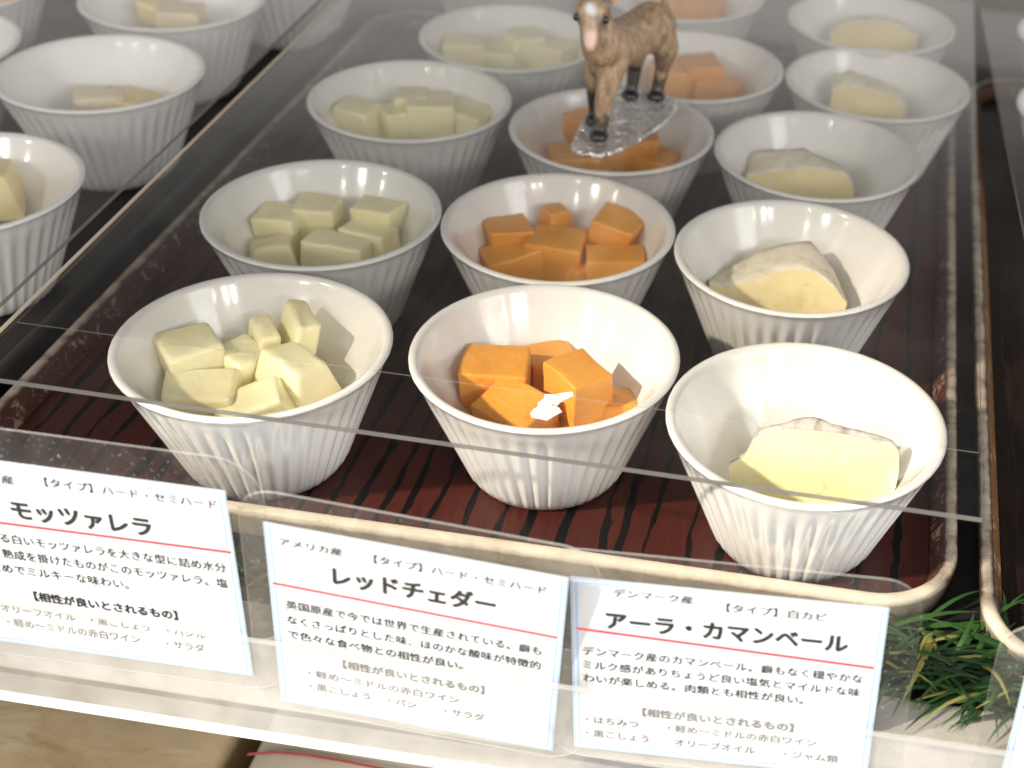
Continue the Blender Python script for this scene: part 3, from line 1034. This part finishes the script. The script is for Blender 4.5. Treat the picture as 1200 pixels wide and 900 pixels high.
# ------------------------------------------------------------------ label rail along the counter edge
rail = tag(empty('label_rail', (0, -.1045, -.035)), 'frosted clear plastic label rail holding the cards along the counter front', 'rail')
def rbox(name, lo, hi, mat, bev=.0004):
    bm = bmesh.new()
    add_box(bm, [a - b for a, b in zip(lo, rail.location)], [a - b for a, b in zip(hi, rail.location)], bev)
    return obj(name, bm, mat, rail)
rbox('front_lip', (-.75, -.1082, -.0315), (.75, -.1068, .0070), M_LIP)
rbox('base_strip', (-.75, -.1090, -.0340), (.75, -.1066, -.0318), M_RAILW)
rbox('channel_bottom', (-.75, -.1064, -.0336), (.75, -.0993, -.0322), M_LIP)
rbox('lip_edge', (-.75, -.1083, .0072), (.75, -.1067, .0077), mat_mixclear('lip_edge', (.52, .52, .50), .42, .3), .0002)

# ------------------------------------------------------------------ label cards
def text_mesh(body):
    cu = bpy.data.curves.new('txt', 'FONT')
    cu.body = body
    cu.size = 1.0
    cu.resolution_u = 2
    o = bpy.data.objects.new('txt', cu)
    COL.objects.link(o)
    bpy.context.view_layer.update()
    me = bpy.data.meshes.new_from_object(o.evaluated_get(bpy.context.evaluated_depsgraph_get()))
    bpy.data.objects.remove(o)
    return me

def put_text(bm, body, u0, u1, v, size, bold=.030, lift=.00042):
    """one line of print; a few copies a hair apart give the strokes their weight"""
    me = text_mesh(body)
    xs = [p.co.x for p in me.vertices]
    sx_ = (u1 - u0) / (max(xs) - min(xs))
    x0 = min(xs)
    ymid = .36
    shifts = ((0, 0), (1, 0), (0, 1)) if bold < .035 else ((0, 0), (1, 0), (0, 1), (1, 1), (-1, .5), (.5, -1))
    for k_, (a, b) in enumerate(shifts):
        idx = [bm.verts.new(((u0 + (p.co.x - x0 + a * bold) * sx_) * .001, (v + (p.co.y - ymid + b * bold) * size) * .001, lift + k_ * .000004)) for p in me.vertices]
        for pl in me.polygons:
            bm.faces.new([idx[i] for i in pl.vertices])
    bpy.data.meshes.remove(me)

def flat_quad(bm, u0, v0, u1, v1, lift):
    vs = [bm.verts.new((a * .001, b * .001, lift)) for a, b in ((u0, v0), (u1, v0), (u1, v1), (u0, v1))]
    bm.faces.new(vs)

def label_card(corners, w, h, lines, title, rule, sleeve, label):
    bl, br, tl = (Vector(c) for c in corners[:3])
    X = (br - bl).normalized()
    N = X.cross(tl - bl).normalized()
    Y = N.cross(X)
    root = empty('label_card')
    root.matrix_world = Matrix(((X.x, Y.x, N.x, bl.x), (X.y, Y.y, N.y, bl.y), (X.z, Y.z, N.z, bl.z), (0, 0, 0, 1)))
    tag(root, label, 'label', 'cheese label cards')
    bm = bmesh.new()
    add_box(bm, (0, 0, 0), (w * .001, h * .001, .0003), 0)
    obj('paper', bm, M_PAPER, root)
    bm = bmesh.new()
    for d, t in ((1.4, .55), (.2, .4)):
        flat_quad(bm, d, d, w - d, d + t, .00036); flat_quad(bm, d, h - d - t, w - d, h - d, .00036)
        flat_quad(bm, d, d + t, d + t, h - d - t, .00036); flat_quad(bm, w - d - t, d + t, w - d, h - d - t, .00036)
    obj('border', bm, M_BLUE, root)
    bm = bmesh.new()
    (ua, va, ub, vb) = rule
    n = Vector((-(vb - va), ub - ua)).normalized() * .48
    vs = [bm.verts.new((a * .001, b * .001, .00038)) for a, b in ((ua - n.x, va - n.y), (ub - n.x, vb - n.y), (ub + n.x, vb + n.y), (ua + n.x, va + n.y))]
    bm.faces.new(vs)
    obj('red_line', bm, M_REDINK, root)
    bm = bmesh.new()
    put_text(bm, *title[:4], size=title[4], bold=.04)
    obj('title', bm, M_INK, root)
    for part, rows in (('origin_line', lines[:2]), ('description', lines[2:5]), ('pairing_list', lines[5:])):
        if rows:
            bm = bmesh.new()
            for ln in rows:
                put_text(bm, *ln)
            obj(part, bm, M_INK, root)
    # clear sleeve behind and around the card
    pts = rrect(*[a * .001 for a in sleeve[:4]], sleeve[4] * .001, 8)
    bm = bmesh.new()
    a = [bm.verts.new((x, y, -.0006)) for x, y in pts]
    b = [bm.verts.new((x, y, -.0001)) for x, y in pts]
    bm.faces.new(a[::-1]); bm.faces.new(b)
    for i in range(len(pts)):
        j = (i + 1) % len(pts)
        f = bm.faces.new((a[i], a[j], b[j], b[i]))
        f.material_index = 1
    obj('sleeve', bm, [M_FILM, M_FEDGE], root)
    return root

label_card([(-.1530, -.1025, -.0146), (-.0660, -.1003, -.0155), (-.1522, -.1028, .0573)], 87, 72,
  [('イタリア産', 6, 26, 65.6, 3.4), ('【タイプ】ハード・セミハード', 35, 84, 66.6, 3.6),
   ('特徴のある白いモッツァレラを大きな型に詰め水分', 2.8, 83.7, 43.2, 3.9), ('を抜いて熟成を掛けたものがこのモッツァレラ。塩', 2.6, 83.4, 37.1, 3.9),
   ('分控えめでミルキーな味わい。', 4, 53.2, 31.2, 3.9), ('【相性が良いとされるもの】', 23, 66.4, 21.4, 3.9, .04),
   ('・オリーブオイル　・黒こしょう　・バジル', 9, 74, 14.6, 3.6), ('・軽め～ミドルの赤白ワイン　　・サラダ', 12, 73, 9.0, 3.6)],
  ('モッツァレラ', 23, 63.5, 54.8, 7.6), (2, 48.9, 86, 49.6), (-18, 97.4, -6, 83.2, 13),
  'white label card headed モッツァレラ, cut off by the picture edge')
label_card([(-.0572, -.1025, -.0218), (.0262, -.1006, -.0279), (-.0515, -.1084, .0544)], 83.6, 76.7,
  [('アメリカ産', 4, 21.4, 70.4, 3.3), ('【タイプ】ハード・セミハード', 30.2, 77.8, 70.2, 3.6),
   ('英国原産で今では世界で生産されている。癖も', 4.2, 77.8, 44.8, 3.9), ('なくさっぱりとした味、ほのかな酸味が特徴的', 4.2, 77.9, 38.4, 3.9),
   ('で色々な食べ物との相性が良い。', 4.1, 55.4, 32.0, 3.9), ('【相性が良いとされるもの】', 20, 62.0, 22.8, 3.9, .04),
   ('・軽め～ミドルの赤白ワイン', 9.2, 54.6, 15.9, 3.6), ('・黒こしょう　・パン　　・サラダ', 9.2, 62.4, 9.8, 3.6)],
  ('レッドチェダー', 18.6, 64, 60.4, 7.8), (1, 52.9, 82, 51.9), (-7, 92.0, -4, 88.2, 11),
  'white label card headed レッドチェダー in the middle of the rail')
label_card([(.0332, -.1025, -.0223), (.1200, -.1001, -.0194), (.0309, -.1008, .0436)], 87, 66,
  [('デンマーク産', 12, 34, 61.9, 3.1), ('【タイプ】白カビ', 43.2, 70.6, 60.5, 3.3),
   ('デンマーク産のカマンベール。癖もなく穏やかな', 3.2, 82.4, 39.2, 3.5), ('ミルク感がありちょうど良い塩気とマイルドな味', 3.2, 82.0, 33.9, 3.5),
   ('わいが楽しめる。肉類とも相性が良い。', 3.1, 66.4, 28.7, 3.5), ('【相性が良いとされるもの】', 20.5, 64.3, 17.4, 3.5, .04),
   ('・はちみつ　　・軽め～ミドルの赤白ワイン', 3.6, 71.2, 12.1, 3.2), ('・黒こしょう　　オリーブオイル　　・ジャム類', 3.6, 78, 6.5, 3.2)],
  ('アーラ・カマンベール', 10, 77, 51.5, 7.0), (1.4, 47.4, 85, 43.9), (-8.0, 96.0, -4, 75.6, 11),
  'white label card headed アーラ・カマンベール next to the green grass')
label_card([(.1572, -.1025, -.0245), (.2440, -.1025, -.0235), (.1566, -.1025, .0435)], 87, 68,
  [('フランス産', 12, 34, 62, 3.2), ('【タイプ】白カビ', 43, 70, 62, 3.3)],
  ('ブリー', 30, 58, 52, 7), (1.4, 46, 85, 46), (-8.5, 96, -4, 76, 11),
  'white label card beyond the grass, only its edge in view')

# ------------------------------------------------------------------ grass between the trays and the rail
rnd = random.Random(11)
bm = bmesh.new()
def blade(x, y, zz, L, w, ang, lift, curl, m):
    ex, ey = x + L * math.cos(ang), y + L * math.sin(ang)
    if (ey > -.058 and ex < .150) or ey < -.0965 or (ey > -.072 and ex > .172):
        return
    n = 7
    d = Vector((math.cos(ang), math.sin(ang), 0))
    sd_ = Vector((-d.y, d.x, 0))
    prev = None
    for i in range(n):
        t = i / (n - 1)
        p = Vector((x, y, zz)) + d * (L * t) + Vector((0, 0, lift * math.sin(t * math.pi * .75))) + sd_ * (curl * t * t)
        ww = w * (1 - t ** 2.2) * .5 + .00008
        cur = (bm.verts.new(p - sd_ * ww), bm.verts.new(p + Vector((0, 0, ww * .6))), bm.verts.new(p + sd_ * ww))
        if prev:
            for a in (0, 1):
                f = bm.faces.new((prev[a], prev[a + 1], cur[a + 1], cur[a]))
                f.material_index = m
                f.smooth = True
        prev = cur
def scatter(x0, x1, y0, y1, n, sc=1.):
    for _ in range(n):
        m = 2 if rnd.random() < .10 else (1 if rnd.random() < .45 else 0)
        x, y = rnd.uniform(x0, x1), rnd.uniform(y0, y1)
        a = rnd.choice((rnd.gauss(R(15), R(28)), rnd.gauss(R(190), R(35)), rnd.uniform(0, 6.28)))
        blade(x, y, rnd.uniform(-.0038, -.001), sc * rnd.uniform(.016, .040), rnd.uniform(.0012, .0024), a, sc * rnd.uniform(.001, .008), rnd.uniform(-.010, .010), m)
scatter(.116, .195, -.080, -.050, 330)
scatter(.140, .190, -.084, -.062, 80)
scatter(-.26, .105, -.080, -.070, 160, .6)
def grassmat(name, a, b):
    k = NT(name)
    v = k.coord()
    c = k.mix(k.ramp(k.noise(v, 90, 3), [(.3, 0.), (.7, 1.)]), a, b)
    return k.end(k.pbr(c, .38))
tag(obj('grass', bm, [grassmat('green_blade', (.020, .068, .013), (.036, .10, .019)), grassmat('dark_blade', (.008, .034, .010), (.017, .055, .014)), grassmat('straw_blade', (.30, .27, .08), (.22, .25, .06))]),
    'green artificial grass between the trays and the label rail', 'grass', kind='stuff')

# ------------------------------------------------------------------ wrapped blocks on the lower shelf
def wrapped(name, lo, hi, mat, label, seed, cat):
    bm = bmesh.new()
    add_box(bm, lo, hi, .012, 5)
    bmesh.ops.subdivide_edges(bm, edges=[e for e in bm.edges if e.calc_length() > .03], cuts=24, use_grid_fill=True)
    for v_ in bm.verts:
        v_.co += noise.noise_vector(v_.co * 30 + Vector((seed, 0, 0))) * .0018
    o = obj(name, bm, mat, smooth=True)
    tag(o, label, cat)
    return o
k = NT('wrapped_brown_block')
v = k.coord()
c = k.ramp(k.noise(v, 28, 5, .6, .6), [(.25, (.40, .27, .135)), (.45, (.54, .40, .23)), (.75, (.62, .49, .31))])
sp = k.ramp(k.noise(v, 75, 3), [(.62, 0.), (.78, .8)])
c = k.mix(sp, c, (.24, .14, .06))
M_BROWN = k.end(k.pbr(c, .5, k.bump(k.noise(k.coord((1, 2.2, 1)), 26, 3, .5, .8), .3, .003), Coat__Weight=.8, Coat__Roughness=.08))
wrapped('wrapped_cheese_block', (-.45, -.26, -.19), (-.120, .03, -.130), M_BROWN, 'brown wrapped cheese block below the rail under the cut off card', 2.0, 'cheese block')
k = NT('wrapped_cream_block')
v = k.coord()
c = k.ramp(k.noise(v, 30, 4), [(.35, (.52, .44, .33)), (.65, (.64, .57, .46))])
M_CREAMB = k.end(k.pbr(c, .5, k.bump(k.noise(k.coord((2.2, 1, 1)), 24, 3, .5, .8), .3, .003), Coat__Weight=.8, Coat__Roughness=.08))
cb = wrapped('wrapped_cheese_block', (-.109, -.26, -.19), (.012, .03, -.130), M_CREAMB, 'cream wrapped cheese block with a red line below the middle card', 7.0, 'cheese block')
bm = bmesh.new()
pp = [(-.107, -.0410), (-.097, -.0378), (-.085, -.0368), (-.070, -.0370), (-.055, -.0378), (-.030, -.0400)]
prev = None
for i, (x, y) in enumerate(pp):
    cur = (bm.verts.new((x, y - .0007, -.1275)), bm.verts.new((x, y + .0007, -.1275)))
    if prev: bm.faces.new((prev[0], cur[0], cur[1], prev[1]))
    prev = cur
obj('printed_line', bm, mat_plain('faded_red_print', (.52, .10, .08), .5, .05), cb)
